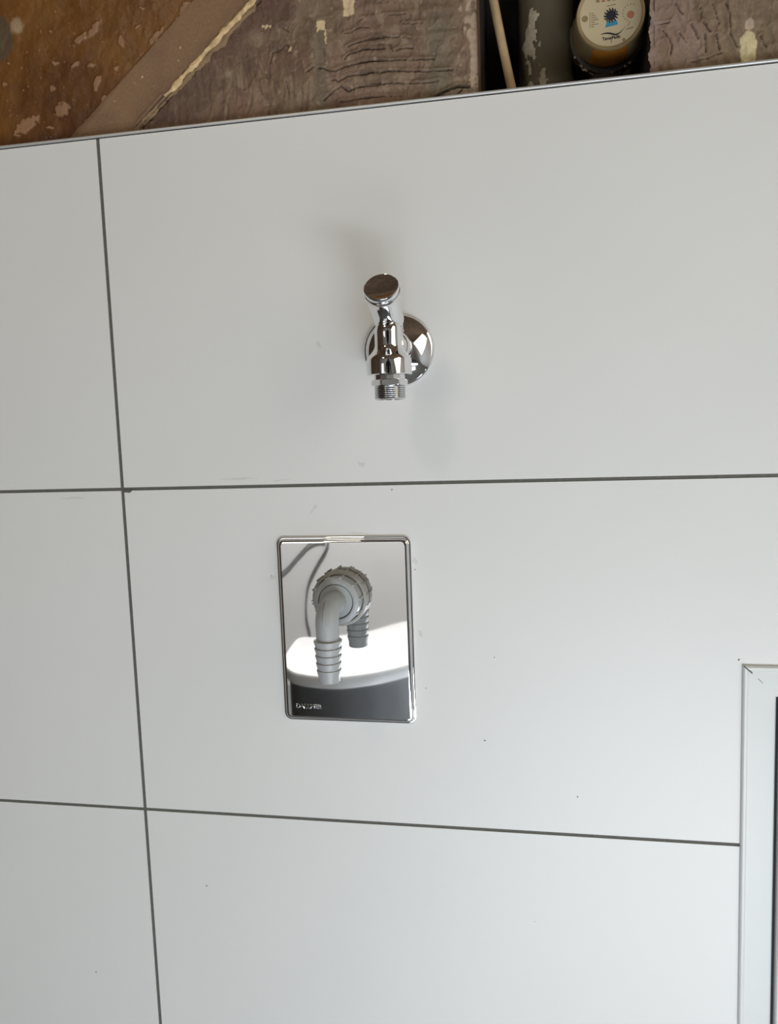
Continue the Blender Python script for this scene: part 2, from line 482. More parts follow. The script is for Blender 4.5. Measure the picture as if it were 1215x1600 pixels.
def relief(x, z):
    """returns (outward height in m, colour)"""
    if x < x_strip(z):                                          # orange-brown membrane, lightly rippled, with plaster flecks
        h = 0.0006 * fbm(x * 60, z * 60, 1) + 0.0010
        c = mixc(C_MEM, C_MEM2, 0.5 + 0.9 * n3(x * 28, z * 28, 4))
        c = mixc(c, C_MEM3, ss(0.41, 0.305, z) * 0.8 + 0.6 * n3(x * 14, z * 14, 9) + 0.4 * fbm(x * 45, z * 45, 10))
        f = fbm(x * 62 - z * 30, z * 120 + x * 40, 11)
        w = ss(0.62, 0.74, f)
        f2 = n3(x * 380, z * 380, 5)
        w = max(w, ss(0.60, 0.70, f2) * 0.75)
        h += 0.0007 * w
        c = mixc(c, C_FLECK, w * 0.75)
        dd = math.hypot((x + 0.092) / 0.015, (z - 0.399) / 0.019) + 0.15 * n3(x * 120, z * 120)
        if dd < 1.15:                                          # bare grey spot by the edge
            c = mixc(srgb(92, 76, 56)[:3], c, ss(0.8, 1.1, dd))
        dd = math.hypot((x + 0.073) / 0.007, (z - 0.4075) / 0.007)
        c = mixc(srgb(160, 135, 105)[:3], c, ss(0.5, 1.2, dd + 0.3 * n3(x * 200, z * 200)))
        # larger torn flecks
        for fx, fz, rx, rz, ro in FLECKS:
            u, v = x - fx, z - fz
            cu, su = math.cos(ro), math.sin(ro)
            a, b = (u * cu + v * su) / rx, (-u * su + v * cu) / rz
            if abs(a) < 2 and abs(b) < 2:
                q = math.hypot(a, b) + 0.55 * n3(x * 260, z * 260, 3)
                t = ss(1.05, 0.75, q)
                h += 0.0008 * t
                c = mixc(c, C_FLECK, 0.62 * t)
        return h, c
    if x < x_ridge(z) - 0.001:
        t = (x - x_strip(z)) / 0.05
        h = 0.0016 + 0.00012 * fbm(x * 80, z * 80, 2)
        c = mixc(C_STRIP, C_PL2, 0.30 * ss(0.6, 1.2, t) + 0.30 * fbm(x * 30, z * 30, 6) + 0.2 * ss(0.345, 0.305, z))
        c = mixc(C_MEM3, c, 0.55 + 0.45 * ss(0.0, 0.010, x - x_strip(z)) + 0.3 * ss(0.32, 0.36, z))
        f = n3(x * 300, z * 300, 8)
        c = mixc(c, C_CREAM, ss(0.62, 0.7, f) * 0.7)
        return h, c
    # cementitious plaster
    big = fbm(x * 22, z * 22, 20)
    wx, wz = x + 0.004 * n3(x * 70, z * 70, 25), z + 0.004 * n3(x * 70, z * 70, 26)
    h = 0.0016 * big + 0.0006 * fbm(wx * 110, wz * 110, 21)
    rid = 1 - abs(fbm(wx * 75, wz * 45, 27))
    h += 0.0006 * ss(0.8, 1.0, rid)
    c = mixc(C_PL, C_PL2, 0.5 + 0.8 * n3(x * 26, z * 26, 22))
    c = mixc(c, C_PLG, 0.45 + 0.9 * n3(x * 18, z * 30, 23))
    c = mixc(c, C_PL3, 0.6 * ss(0.0, 0.5, fbm(wx * 120, wz * 60, 24)))
    c = mixc(c, srgb(84, 66, 54)[:3], 0.6 * ss(0.05, 0.6, fbm(wx * 60, wz * 90, 28)))
    c = mixc(c, C_PINK, 0.40 * ss(0.56, 0.75, fbm(wx * 150 + 9, wz * 230, 29)))
    if x < NX0:
        # vertical trowel streaks low down near the trim
        st = ss(0.372, 0.345, z + 0.012 * n3(x * 50, 4)) * ss(0.05, 0.075, x) * ss(0.205, 0.185, x)
        s1 = n3(x * 260, z * 22, 30)
        s2 = n3(x * 520 + 6 * n3(x * 20, z * 20), z * 30, 31)
        h += st * (0.0006 * s1 + 0.0003 * s2)
        c = mixc(c, srgb(128, 108, 76)[:3], st * ss(-0.1, 0.5, s1) * 0.45)
        c = mixc(c, srgb(92, 66, 56)[:3], 0.7 * ss(0.055, 0.02, x - x_ridge(z) + 0.03 * n3(x * 40, z * 40, 33)))
        c = mixc(c, srgb(84, 68, 52)[:3], st * ss(0.0, 0.6, -s2) * 0.5)
        # soft horizontal trowel bands
        rg = ss(0.205, 0.225, x) * ss(0.318, 0.298, x)
        bnd = math.sin(z * 690 + 1.2 * n3(x * 30, z * 90, 40) + 22 * (x - 0.262) ** 2 * 690 * 0.02)
        h += 0.00035 * bnd * rg
        c = mixc(c, srgb(140, 118, 98)[:3], 0.35 * rg * ss(-0.2, 0.9, bnd))
        # greenish vertical bands where the trowel stopped
        for gx, gw in ((0.199, 0.0055), (0.295, 0.010)):
            c = mixc(c, srgb(104, 102, 84)[:3], 0.55 * math.exp(-((x - gx) / gw) ** 2) * ss(0.385, 0.36, z))
        # pale peeling at the recess edge
        q = ss(0.300, 0.327, x) + 0.55 * fbm(x * 190, z * 120, 60)
        c = mixc(c, C_PINK, 0.8 * ss(0.72, 0.95, q))
        if 0.300 < x < 0.327 and z < 0.3135:
            c = mixc(c, srgb(156, 140, 126)[:3], 0.6)
        # cream chips
        for x0, x1, z0, z1 in ((0.2195, 0.2285, 0.380, 0.42), (0.1965, 0.2035, 0.3705, 0.379), (0.150, 0.158, 0.3787, 0.3808), (0.203, 0.2045, 0.360, 0.371),
                               (0.172, 0.175, 0.3585, 0.3615)):
            j = 0.0012 * n3(x * 500, z * 500, 70)
            if x0 + j < x < x1 + j and z0 + 2 * j < z < z1 + j:
                c = C_CREAM
                h -= 0.0006
    else:
        # slanting ridges to the side of the recess
        u = (x - 0.40) + 0.42 * (z - 0.33) + 0.005 * n3(x * 60, z * 45, 80)
        bnd = math.sin(u * 2 * PI / 0.0095)
        h += 0.0004 * bnd
        c = mixc(c, C_PLG, 0.55)
        c = mixc(c, srgb(140, 118, 104)[:3], 0.7 * ss(0.0, 0.25, n3(x * 30, z * 30, 82) + 0.2 * (z - 0.34) * 30))
        c = mixc(c, srgb(150, 128, 116)[:3], 0.7 * ss(0.468, 0.458, x))
        a, b = (x - 0.5276) / 0.0062, (z - 0.3185) / 0.0130
        q = (abs(a) ** 2.6 + abs(b) ** 2.6) ** (1 / 2.6) + 0.25 * n3(x * 160, z * 160, 83)
        if q < 1.1:
            c = mixc(srgb(204, 190, 148)[:3], c, ss(0.95, 1.0, q))
            h += 0.0004 * ss(1.0, 0.8, q)
        a, b = (x - 0.5285) / 0.0035, (z - 0.336) / 0.005
        q = math.hypot(a, b) + 0.4 * n3(x * 300, z * 300, 84)
        c = mixc(C_PINK, c, ss(0.7, 1.0, q))
    return h, c


FLECKS = [(0.0, 0.396, .010, .0035, .75), (-.014, .3895, .008, .003, .5), (.056, .3835, .010, .0028, .7), (.062, .379, .006, .005, -.4),
          (.059, .366, .010, .0035, .7), (.024, .383, .003, .005, .2), (-.005, .367, .004, .002, 0), (.018, .362, .003, .0018, .3),
          (-.072, .3245, .014, .0055, .45), (.006, .3375, .004, .004, 0), (.010, .330, .003, .012, -.2), (.022, .338, .004, .008, -.6),
          (-.001, .352, .003, .008, -.5), (.083, .397, .012, .006, 1.3), (.050, .355, .0025, .004, 0), (-.044, .352, .003, .0025, 0),
          (-.036, .334, .008, .006, .2), (.040, .393, .003, .0012, .6), (-.02, .369, .004, .002, .4)]


def relief_patch(bm, tone, x0f, x1f, z0, z1, step, edge=None):
    nx = int((x1f - x0f) / step)
    nz = int((z1 - z0) / step)
    grid, deep, lift, base = [], {}, {}, {}
    for j in range(nz + 1):
        z = z0 + (z1 - z0) * j / nz
        row = []
        for i in range(nx + 1):
            x = x0f + (x1f - x0f) * i / nx
            px = x
            if edge:
                px = edge(x, z)
            h, c = relief(x, z)
            v = bm.verts.new((px, YR - h, z))
            v[tone] = (c[0], c[1], c[2], 1)
            base[i, j] = c
            row.append(v)
        grid.append(row)
    for cw, pl in CRACKS:
        for (ax, az), (bx, bz) in zip(pl, pl[1:]):
            i0 = int((min(ax, bx) - 0.006 - x0f) / (x1f - x0f) * nx)
            i1 = int((max(ax, bx) + 0.006 - x0f) / (x1f - x0f) * nx)
            j0 = int((min(az, bz) - 0.007 - z0) / (z1 - z0) * nz)
            j1 = int((max(az, bz) + 0.007 - z0) / (z1 - z0) * nz)
            L2 = (bx - ax) ** 2 + (bz - az) ** 2
            for j in range(max(0, j0), min(nz, j1) + 1):
                for i in range(max(0, i0), min(nx, i1) + 1):
                    v = grid[j][i]
                    x, z = v.co.x + 0.0005 * n3(v.co.x * 300, v.co.z * 300, 91), v.co.z + 0.0005 * n3(v.co.x * 260, v.co.z * 260, 92)
                    t = max(0, min(1, ((x - ax) * (bx - ax) + (z - az) * (bz - az)) / L2))
                    dx, dz = x - ax - t * (bx - ax), z - az - t * (bz - az)
                    d = math.hypot(dx, dz)
                    wd = 0.00042 * cw * (0.75 + 0.5 * n3(x * 200, z * 200, 93))
                    k = math.exp(-(d / wd) ** 2)
                    dep = k * 0.0032 * min(1.2, cw)
                    key = (i, j)
                    if dep > deep.get(key, 0):
                        v.co.y += dep - deep.get(key, 0)
                        deep[key] = dep
                        cc = mixc(base[key], srgb(50, 40, 30)[:3], 0.85 * k * min(1, cw))  # groove shade painted in as a darker colour
                        v[tone] = (cc[0], cc[1], cc[2], 1)
                    up = 0.0007 * cw * math.exp(-((d - 0.0016) / 0.0012) ** 2) if (dz > 0 or abs(bx - ax) < abs(bz - az)) else 0
                    if up > lift.get(key, 0):
                        v.co.y -= up - lift.get(key, 0)
                        lift[key] = up
    for j in range(nz):
        for i in range(nx):
            f = bm.faces.new((grid[j][i], grid[j][i + 1], grid[j + 1][i + 1], grid[j + 1][i]))
            f.smooth = True
            xm = x0f + (x1f - x0f) * i / nx
            f.material_index = 1 if xm < x_strip(z0 + (z1 - z0) * j / nz) else 0


bm = bmesh.new()
tone = bm.verts.layers.float_color.new('tone')
relief_patch(bm, tone, -0.150, NX0, 0.300, 0.465, 0.0007)


def ragged(x, z):
    k = max(0.0, 1 - (x - NX1) / 0.012)
    return x + k * 0.0022 * (n3(z * 110, 2.2) + 0.5 * n3(z * 400, 3.3))


relief_patch(bm, tone, NX1, 0.640, 0.300, 0.400, 0.0007, ragged)
relief_patch(bm, tone, -0.500, -0.150, 0.300, 0.620, 0.002)
relief_patch(bm, tone, -0.150, NX0, 0.465, 0.620, 0.002)
relief_patch(bm, tone, NX1, 0.640, 0.400, 0.620, 0.002, ragged)
relief_patch(bm, tone, 0.640, 1.100, 0.300, 0.620, 0.002)
me = bpy.data.meshes.new('wall_upper')
bm.to_mesh(me)
bm.free()
me.materials.append(M['raw'])
me.materials.append(M['membrane'])
wall_upper = bpy.data.objects.new('wall_upper', me)
COL.objects.link(wall_upper)
wall_upper.location = (0, 0, H)
wall_upper['kind'] = 'structure'

bm = bmesh.new()


def quad(bm, a, b, c, d, mi=0):
    bm.faces.new([bm.verts.new(q) for q in (a, b, c, d)]).material_index = mi


Y1 = YR
def panel(x0, x1, z0, z1, y=Y1):
    quad(bm, (x0, y, z0), (x1, y, z0), (x1, y, z1), (x0, y, z1))


panel(ROOM['x0'], -0.500, 0.300, 0.620)
panel(ROOM['x0'], ROOM['x1'], 0.620, 1.35)
panel(1.100, ROOM['x1'], 0.300, 0.620)
panel(ROOM['x0'], -1.209, -H, 0.300)
panel(1.209, ROOM['x1'], -H, 0.300)
finish('wall_plaster', bm, M['brown'], parent=wall_upper, smooth='keep')

bm = bmesh.new()
yb = 0.150
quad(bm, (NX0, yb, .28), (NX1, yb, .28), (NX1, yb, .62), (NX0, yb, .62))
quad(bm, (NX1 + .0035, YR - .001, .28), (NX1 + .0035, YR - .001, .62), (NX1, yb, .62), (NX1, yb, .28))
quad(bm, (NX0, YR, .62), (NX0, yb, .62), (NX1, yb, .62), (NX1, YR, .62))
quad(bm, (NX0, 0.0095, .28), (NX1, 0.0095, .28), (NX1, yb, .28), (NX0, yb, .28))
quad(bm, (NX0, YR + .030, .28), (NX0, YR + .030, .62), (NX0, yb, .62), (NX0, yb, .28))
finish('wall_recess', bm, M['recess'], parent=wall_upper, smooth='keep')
bm = bmesh.new()
quad(bm, (NX0, YR - .002, .28), (NX0, YR + .030, .28), (NX0, YR + .030, .62), (NX0, YR - .002, .62))
finish('wall_reveal', bm, M['jamb'], parent=wall_upper, smooth='keep')

# ------------------------------------------------------------------ room shell behind the camera
R = ROOM
bm = bmesh.new()
quad(bm, (R['x0'], R['y0'], -H), (R['x1'], R['y0'], -H), (R['x1'], 0.16, -H), (R['x0'], 0.16, -H))
finish('floor', bm, M['floor'], loc=(0, 0, H), kind='structure', smooth='keep')
bm = bmesh.new()
quad(bm, (R['x0'], R['y0'], 1.35), (R['x0'], 0.16, 1.35), (R['x1'], 0.16, 1.35), (R['x1'], R['y0'], 1.35))
finish('ceiling', bm, M['brown'], loc=(0, 0, H), kind='structure', smooth='keep')
bm = bmesh.new()
# far wall with the window opening
wx0, wx1, wz0, wz1 = -0.97, -0.47, -0.175, 0.775
y = R['y0']
quad(bm, (R['x0'], y, -H), (R['x0'], y, 1.35), (wx0, y, 1.35), (wx0, y, -H))
quad(bm, (wx1, y, -H), (wx1, y, 1.35), (R['x1'], y, 1.35), (R['x1'], y, -H))
quad(bm, (wx0, y, -H), (wx0, y, wz0), (wx1, y, wz0), (wx1, y, -H))
quad(bm, (wx0, y, wz1), (wx0, y, 1.35), (wx1, y, 1.35), (wx1, y, wz1))
finish('wall_back', bm, M['wall'], loc=(0, 0, H), kind='structure', smooth='keep')
bm = bmesh.new()
quad(bm, (R['x0'], R['y0'], -H), (R['x0'], 0.16, -H), (R['x0'], 0.16, 1.35), (R['x0'], R['y0'], 1.35))
finish('wall_left', bm, M['brown'], loc=(0, 0, H), kind='structure', smooth='keep')
bm = bmesh.new()
quad(bm, (R['x1'], R['y0'], -H), (R['x1'], R['y0'], 1.35), (R['x1'], 0.16, 1.35), (R['x1'], 0.16, -H))
finish('wall_right', bm, M['wall'], loc=(0, 0, H), kind='structure', smooth='keep')
# frame of the far window
w2 = thing('window_2', ((wx0 + wx1) / 2, y, wz0), kind='structure')
bm = bmesh.new()
hw, hh = (wx1 - wx0) / 2, wz1 - wz0
for a in ((-hw - .04, -hw, -.04, hh + .04), (hw, hw + .04, -.04, hh + .04), (-hw, hw, -.04, 0), (-hw, hw, hh, hh + .04), (-.012, .012, 0, hh)):
    box(bm, a[0], a[1], 0.0, 0.012, a[2], a[3])
finish('window_frame', bm, M['pvc'], parent=w2, smooth=False)

# rounded white counter on a dark base (mirrored in the polished plate)
CT = (-0.08, -1.34)
ct = thing('washstand', (CT[0], CT[1], -H), 'rounded white washstand top on a dark grey base, mirrored in the steel plate', 'washstand')
rim = [(-0.285, -1.400), (-0.284, -1.316), (-0.268, -1.215), (-0.245, -1.150), (-0.215, -1.105), (-0.180, -1.083), (-0.135, -1.071), (-0.086, -1.072), (-0.042, -1.090),
       (0.001, -1.118), (0.057, -1.175), (0.110, -1.25), (0.135, -1.34), (0.130, -1.48), (0.070, -1.58), (-0.016, -1.600), (-0.104, -1.484), (-0.17, -1.435), (-0.237, -1.405)]


def closed_curve(pts, n=8):
    out = []
    N = len(pts)
    for i in range(N):
        p0, p1, p2, p3 = (Vector(pts[(i + k) % N]) for k in (-1, 0, 1, 2))
        for q in range(n):
            t = q / n
            out.append(0.5 * ((2 * p1) + (p2 - p0) * t + (2 * p0 - 5 * p1 + 4 * p2 - p3) * t * t + (-p0 + 3 * p1 - 3 * p2 + p3) * t ** 3))
    return out


def slab(bm, outline, layers):
    cx, cy = CT
    rings = []
    for sc, z in layers:
        ring = []
        for p in outline:
            d = Vector((p.x - cx, p.y - cy))
            d = d * (1 - sc / max(0.05, d.length))
            ring.append(bm.verts.new((d.x, d.y, z)))
        rings.append(ring)
    for A, B in zip(rings, rings[1:]):
        for i in range(len(A)):
            bm.faces.new((A[i], A[(i + 1) % len(A)], B[(i + 1) % len(A)], B[i]))
    bm.faces.new(list(reversed(rings[0])))
    bm.faces.new(rings[-1])


cc = closed_curve(rim)
bm = bmesh.new()
slab(bm, cc, [(0.012, 0.448), (0.002, 0.450), (0.0, 0.453), (0.0, 0.474), (0.002, 0.479), (0.006, 0.480)])
finish('washstand_top', bm, M['white'], parent=ct)
bm = bmesh.new()
slab(bm, cc, [(0.014, 0.0), (0.014, 0.4478)])
finish('washstand_base', bm, M['cable'], parent=ct)

for nm, lab, pl in (('mirror_line', 'thin grey tube added for a curved joint line mirrored in the plate', [(-0.464, -0.30), (-0.464, -0.397), (-0.477, -0.438), (-0.513, -0.494), (-0.551, -0.566), (-0.566, -0.639), (-0.568, -0.719), (-0.556, -0.795), (-0.55, -0.99)]),
                    ('mirror_line', 'thin grey tube added for a second curved joint line mirrored in the plate', [(-1.1, -0.80), (-0.80, -0.62), (-0.655, -0.522), (-0.598, -0.466), (-0.544, -0.413), (-0.503, -0.395), (-0.474, -0.397)])):
    root = thing(nm, (pl[0][0], -2.39, pl[0][1]), lab, 'cable')  # added tubes standing in for warped tile joints in the reflection
    bm = bmesh.new()
    P3 = []
    for q in range(len(pl) - 1):
        p0, p1, p2, p3 = (Vector(pl[min(max(q + k, 0), len(pl) - 1)]) for k in (-1, 0, 1, 2))
        for u in range(8):
            t = u / 8
            r = 0.5 * ((2 * p1) + (p2 - p0) * t + (2 * p0 - 5 * p1 + 4 * p2 - p3) * t * t + (-p0 + 3 * p1 - 3 * p2 + p3) * t ** 3)
            P3.append((r.x - pl[0][0], 0, r.y - pl[0][1]))
    tube(bm, P3, 0.004, seg=12)
    finish('mirror_line_tube', bm, M['cable'], parent=root)

# ------------------------------------------------------------------ window frame at the edge of the tiles
w1 = thing('window_1', (WX, 0, WZ), kind='structure')
# outer casing frame: raised bead, wide face, mitred corner, running down and across
def casing(bm, prof, L1, L2):
    """profile points (distance from the outer edge, y); mitred at the corner; one arm down, one arm across"""
    n = len(prof)
    A = [bm.verts.new((d, yy, -L1)) for d, yy in prof]
    B = [bm.verts.new((d, yy, -d)) for d, yy in prof]
    C = [bm.verts.new((L2, yy, -d)) for d, yy in prof]
    for i in range(n - 1):
        bm.faces.new((A[i], A[i + 1], B[i + 1], B[i]))
        bm.faces.new((B[i], B[i + 1], C[i + 1], C[i]))


o1 = 0.0015
bm = bmesh.new()
casing(bm, [(-o1 + .001, .012), (-o1 + .001, -.0008), (-o1 + .0016, -.0022), (.0012, -.0030), (.0030, -.0029), (.0040, -.0022), (.0238, -.0022), (.0248, -.0014), (.0250, .012)], 0.78, 0.62)
finish('window_frame', bm, M['pvc'], parent=w1, ang=25)
bm = bmesh.new()
# fine dark slit of the open mitre
prism(bm, [(.0000, -.0003), (.0008, .0003), (.0068, -.0052), (.0064, -.0060)], -.0032, -.0020)
prism(bm, [(.0110, -.0101), (.0113, -.0098), (.0148, -.0134), (.0146, -.0137)], -.00235, -.0020)
finish('window_frame_slit', bm, M['dirt'], parent=w1, smooth=False)
bm = bmesh.new()
casing(bm, [(.0248, .0115), (.0248, -.0006), (.0272, -.0006), (.0272, .0115)], 0.78, 0.62)
finish('window_gasket', bm, M['gasket'], parent=w1, smooth=False)
bm = bmesh.new()
casing(bm, [(.0270, .012), (.0270, -.0065), (.0280, -.0078), (.0750, -.0078), (.0780, -.004), (.0780, .012)], 0.78, 0.62)
finish('window_sash', bm, M['pvc'], parent=w1, ang=25)
bm = bmesh.new()
quad(bm, (.076, .004, -.78), (.62, .004, -.78), (.62, .004, -.076), (.076, .004, -.076))
gl = bpy.data.materials.new('window_glass')
gl.use_nodes = True
gb = gl.node_tree.nodes['Principled BSDF']
gb.inputs['Transmission Weight'].default_value = 0.6
gb.inputs['Base Color'].default_value = (0.8, 0.86, 0.9, 1)
gb.inputs['Roughness'].default_value = 0.1
finish('window_pane', bm, gl, parent=w1, smooth='keep')

# ------------------------------------------------------------------ tap
TX, TZ = 0.2595, 0.1108
tap = thing('water_tap', (TX, 0, TZ), 'chrome angle tap with slanted round knob, on the tile above the steel plate', 'tap')
AX = -0.0585                                 # distance of the outlet axis from the wall
bm = bmesh.new()
pr = [(0.0280, 0.0), (0.0289, 0.0006), (0.0292, 0.0020), (0.0290, 0.0036), (0.0283, 0.0045), (0.0276, 0.0048)]
for k in range(13):
    a = 0.79 - (0.79 - 0.34) * k / 12
    pr.append((0.0382 * math.sin(a), 0.0052 + 0.0382 * (math.cos(a) - math.cos(0.79))))
pr += [(0.0124, 0.0142), (0.0122, 0.0125), (0.0122, 0.008)]
lathe(bm, pr, origin=(-0.0019, 0, -0.0011), axis=(0, -1, 0), seg=96, caps=(False, False))
finish('rosette', bm, M['chrome'], parent=tap, ang=60)
bm = bmesh.new()
lathe(bm, [(0.0098, 0.0), (0.0098, 0.020), (0.0118, 0.0215), (0.0122, 0.0225), (0.0122, 0.031), (0.0116, 0.0325), (0.0100, 0.034), (0.0095, 0.044), (0.0100, 0.058)],
      axis=(0, -1, 0), seg=64, caps=(False, False))
finish('inlet', bm, M['chrome'], parent=tap, ang=40)
# body: round shoulder, neck, cone and wide check-valve housing
zz = lambda z: z - TZ
bm = bmesh.new()
lathe(bm, [(0.0112, zz(0.0868)), (0.0166, zz(0.0866)), (0.0172, zz(0.0872)), (0.0172, zz(0.0975)), (0.0166, zz(0.0995)), (0.0148, zz(0.1015)), (0.0122, zz(0.1045)),
           (0.0108, zz(0.1068)), (0.0103, zz(0.1090)), (0.0103, zz(0.1180)), (0.0099, zz(0.1215)), (0.0088, zz(0.1248)), (0.0060, zz(0.1272)), (0.0020, zz(0.1280))],
      origin=(0, AX, 0), seg=72)
n = Vector((0, -0.815, 0.58)).normalized()
kb = Vector((0, -0.0560, zz(0.1315)))
lathe(bm, [(0.0085, -0.020), (0.0098, -0.016), (0.0102, -0.004), (0.0100, 0.001)], origin=kb, axis=n, seg=48)
lathe(bm, [(0.0096, -0.008), (0.0100, 0.010)], origin=(0, AX + .010, zz(0.1150)), axis=(0, -0.5, 0.87), seg=48)
finish('valve_body', bm, M['chrome'], parent=tap, ang=38)
# knob
bm = bmesh.new()


def flats(r, h, t):
    k = 4
    if h < -0.0065 or h > 0.0215:
        return r
    a = ((t + PI / 4) % (2 * PI / k)) - PI / k
    lim = r * 0.935 / max(0.2, math.cos(a))
    w = ss(-0.0066, -0.005, h) * ss(0.0218, 0.0205, h)
    return r * (1 - w) + min(r, lim) * w


lathe(bm, [(0.0060, -0.0068), (0.0106, -0.0070), (0.0113, -0.0062), (0.0116, -0.002), (0.0119, 0.004), (0.0124, 0.012), (0.0130, 0.018), (0.0133, 0.0208), (0.0134, 0.0222), (0.0134, 0.0245),
           (0.0132, 0.0250), (0.0126, 0.0252), (0.0124, 0.0256), (0.0124, 0.0262)], origin=kb, axis=n, seg=96, rfun=flats)
knob = finish('knob', bm, M['chrome'], parent=tap, ang=30)
bm = bmesh.new()
lathe(bm, [(0.0124, 0.0260), (0.0129, 0.0263), (0.0131, 0.0270), (0.0131, 0.0290), (0.0128, 0.0297), (0.0122, 0.0300), (0.0120, 0.0299)], origin=kb, axis=n, seg=96)
finish('knob_cap', bm, M['chrome'], parent=knob, ang=30)
# collar, hex nut, threaded outlet
bm = bmesh.new()
lathe(bm, [(0.0112, zz(0.0872)), (0.0117, zz(0.0866)), (0.0117, zz(0.0832)), (0.0108, zz(0.0829))], origin=(0, AX, 0), seg=14)
finish('outlet_collar', bm, M['chrome'], parent=tap, ang=20)
bm = bmesh.new()
hexr = lambda r, h, t: min(r, 0.0122 / max(0.3, math.cos(((t + .3) % (PI / 3)) - PI / 6)))
lathe(bm, [(0.0118, zz(0.0833)), (0.0134, zz(0.0829)), (0.0138, zz(0.0825)), (0.0138, zz(0.0793)), (0.0134, zz(0.0788)), (0.0116, zz(0.0786))], origin=(0, AX, 0), seg=72, rfun=hexr)
finish('hex_nut', bm, M['chrome'], parent=tap, ang=14)
bm = bmesh.new()
pr = [(0.0112, zz(0.0790))]
z = 0.0785
while z > 0.0698:
    pr += [(0.0113, zz(z)), (0.0122, zz(z - 0.0007)), (0.0113, zz(z - 0.0014))]
    z -= 0.0014
pr += [(0.0108, zz(0.0682)), (0.0094, zz(0.0682)), (0.0092, zz(0.074))]
lathe(bm, pr, origin=(0, AX, 0), seg=72)
finish('threaded_outlet', bm, M['chrome_dark'], parent=tap, ang=80)

# ------------------------------------------------------------------ washing-machine waste connection
PXC, PZC, PW, PH = 0.2030, -0.1270, 0.1188, 0.1645
sip = thing('hose_connection', (PXC, 0, PZC), 'polished steel wall plate with grey barbed hose elbow, below the chrome tap', 'waste connection')
bm = bmesh.new()
loops = []
for ins, y in ((0.0, 0.0008), (0.0, -0.0016), (0.0003, -0.0021), (0.0009, -0.0024), (0.0016, -0.0024), (0.0019, -0.0026), (0.0021, -0.0034), (0.0025, -0.0043),
               (0.0031, -0.0049), (0.0039, -0.0052), (0.0048, -0.0053)):
    pts = round_rect(PW - 2 * ins, PH - 2 * ins, 0.0065 - min(ins, 0.004) * 0.8, 10)
    loops.append([bm.verts.new((p[0], y, p[1])) for p in pts])
for A, B in zip(loops, loops[1:]):
    for i in range(len(A)):
        bm.faces.new((A[i], A[(i + 1) % len(A)], B[(i + 1) % len(A)], B[i]))
bm.faces.new(loops[-1])
plate = finish('cover_plate', bm, M['plate'], parent=sip, ang=30)
plate.data.polygons[len(plate.data.polygons) - 1].use_smooth = False
for pg in plate.data.polygons:
    if len(pg.vertices) > 8:
        pg.use_smooth = False
lettering('embossed_lettering', 'DALLMER', 0.0056, 0.00022, M['plate'], plate, (0.1668 - PXC, -0.0053, -0.1956 - PZC), bevel=0.00012, squash=0.98)
EX, EZ = 0.2017 - PXC, -0.0952 - PZC
EY = -0.0575
bm = bmesh.new()
lathe(bm, [(0.0150, 0.0), (0.0229, 0.0), (0.0229, 0.002), (0.0237, 0.0022), (0.0237, 0.0110), (0.0231, 0.0122), (0.0212, 0.0124), (0.0208, 0.0105), (0.0170, 0.0105)],
      origin=(EX + .0003, -0.0050, EZ - .0006), axis=(0, -1, 0), seg=96)
for k in range(16):
    t = 2 * PI * (k + .3) / 16
    c, s = math.cos(t), math.sin(t)
    u, w = Vector((c, 0, s)), Vector((-s, 0, c))
    pts = [Vector((EX, 0, EZ)) + u * r + w * q for r, q in ((0.0227, -.0006), (0.0246, -.0004), (0.0246, .0004), (0.0227, .0006))]
    prism(bm, [(p.x, p.z) for p in pts], -0.0162, -0.0062)
ring = finish('lock_ring', bm, M['plastic_warm'], parent=sip, ang=30)
bm = bmesh.new()
lathe(bm, [(0.0170, 0.0), (0.0196, 0.0), (0.0200, 0.001), (0.0198, 0.0130), (0.0194, 0.0150), (0.0183, 0.0160), (0.0160, 0.0166), (0.0150, 0.0164), (0.0148, 0.0150), (0.0148, 0.006)],
      origin=(EX + .0008, -0.0150, EZ), axis=(0, -1, 0), seg=96)
for k in range(10):
    t = 2 * PI * (k + .15) / 10
    c, s = math.cos(t), math.sin(t)
    u, w = Vector((c, 0, s)), Vector((-s, 0, c))
    pts = [Vector((EX + .0008, 0, EZ)) + u * r + w * q for r, q in ((0.0182, -.0012), (0.0208, -.0008), (0.0208, .0008), (0.0182, .0012))]
    prism(bm, [(p.x, p.z) for p in pts], -0.0300, -0.0160)
finish('union_nut', bm, M['plastic'], parent=sip, ang=30)
# elbow
bm = bmesh.new()
lathe(bm, [(0.0146, 0.0), (0.0146, 0.0095), (0.0140, 0.0105), (0.0098, 0.0110)], origin=(EX + .0006, -0.0200, EZ), axis=(0, -1, 0), seg=64)
pts, rr = [], []
br = 0.0135
for i in range(5):
    pts.append((EX, -0.022 - (abs(EY) - 0.022 - br) * i / 4, EZ))
    rr.append(0.0098 - 0.0004 * i / 4)
for i in range(1, 15):
    a = PI / 2 * i / 14
    pts.append((EX, EY + br - br * math.sin(a), EZ - br + br * math.cos(a)))
    rr.append(0.0094)
ztop = EZ - br
zb = -0.1200 - PZC
pts.append((EX, EY, (ztop + zb) / 2)); rr.append(0.0092)
pts.append((EX, EY, zb)); rr.append(0.0092)
z = zb
for k in range(5):
    L = 0.0060
    pts.append((EX, EY, z - 0.0004)); rr.append(0.0113 - 0.00035 * k)
    pts.append((EX, EY, z - 0.0012)); rr.append(0.0114 - 0.00038 * k)
    pts.append((EX, EY, z - L)); rr.append(0.0099 - 0.00030 * k)
    z -= L
pts.append((EX, EY, z - 0.0040)); rr.append(0.0086)
pts.append((EX, EY, z - 0.0046)); rr.append(0.0080)
tube(bm, pts, rr, seg=48)
elbow = finish('barbed_elbow', bm, M['plastic'], parent=sip, ang=28)
bm = bmesh.new()
fin = []
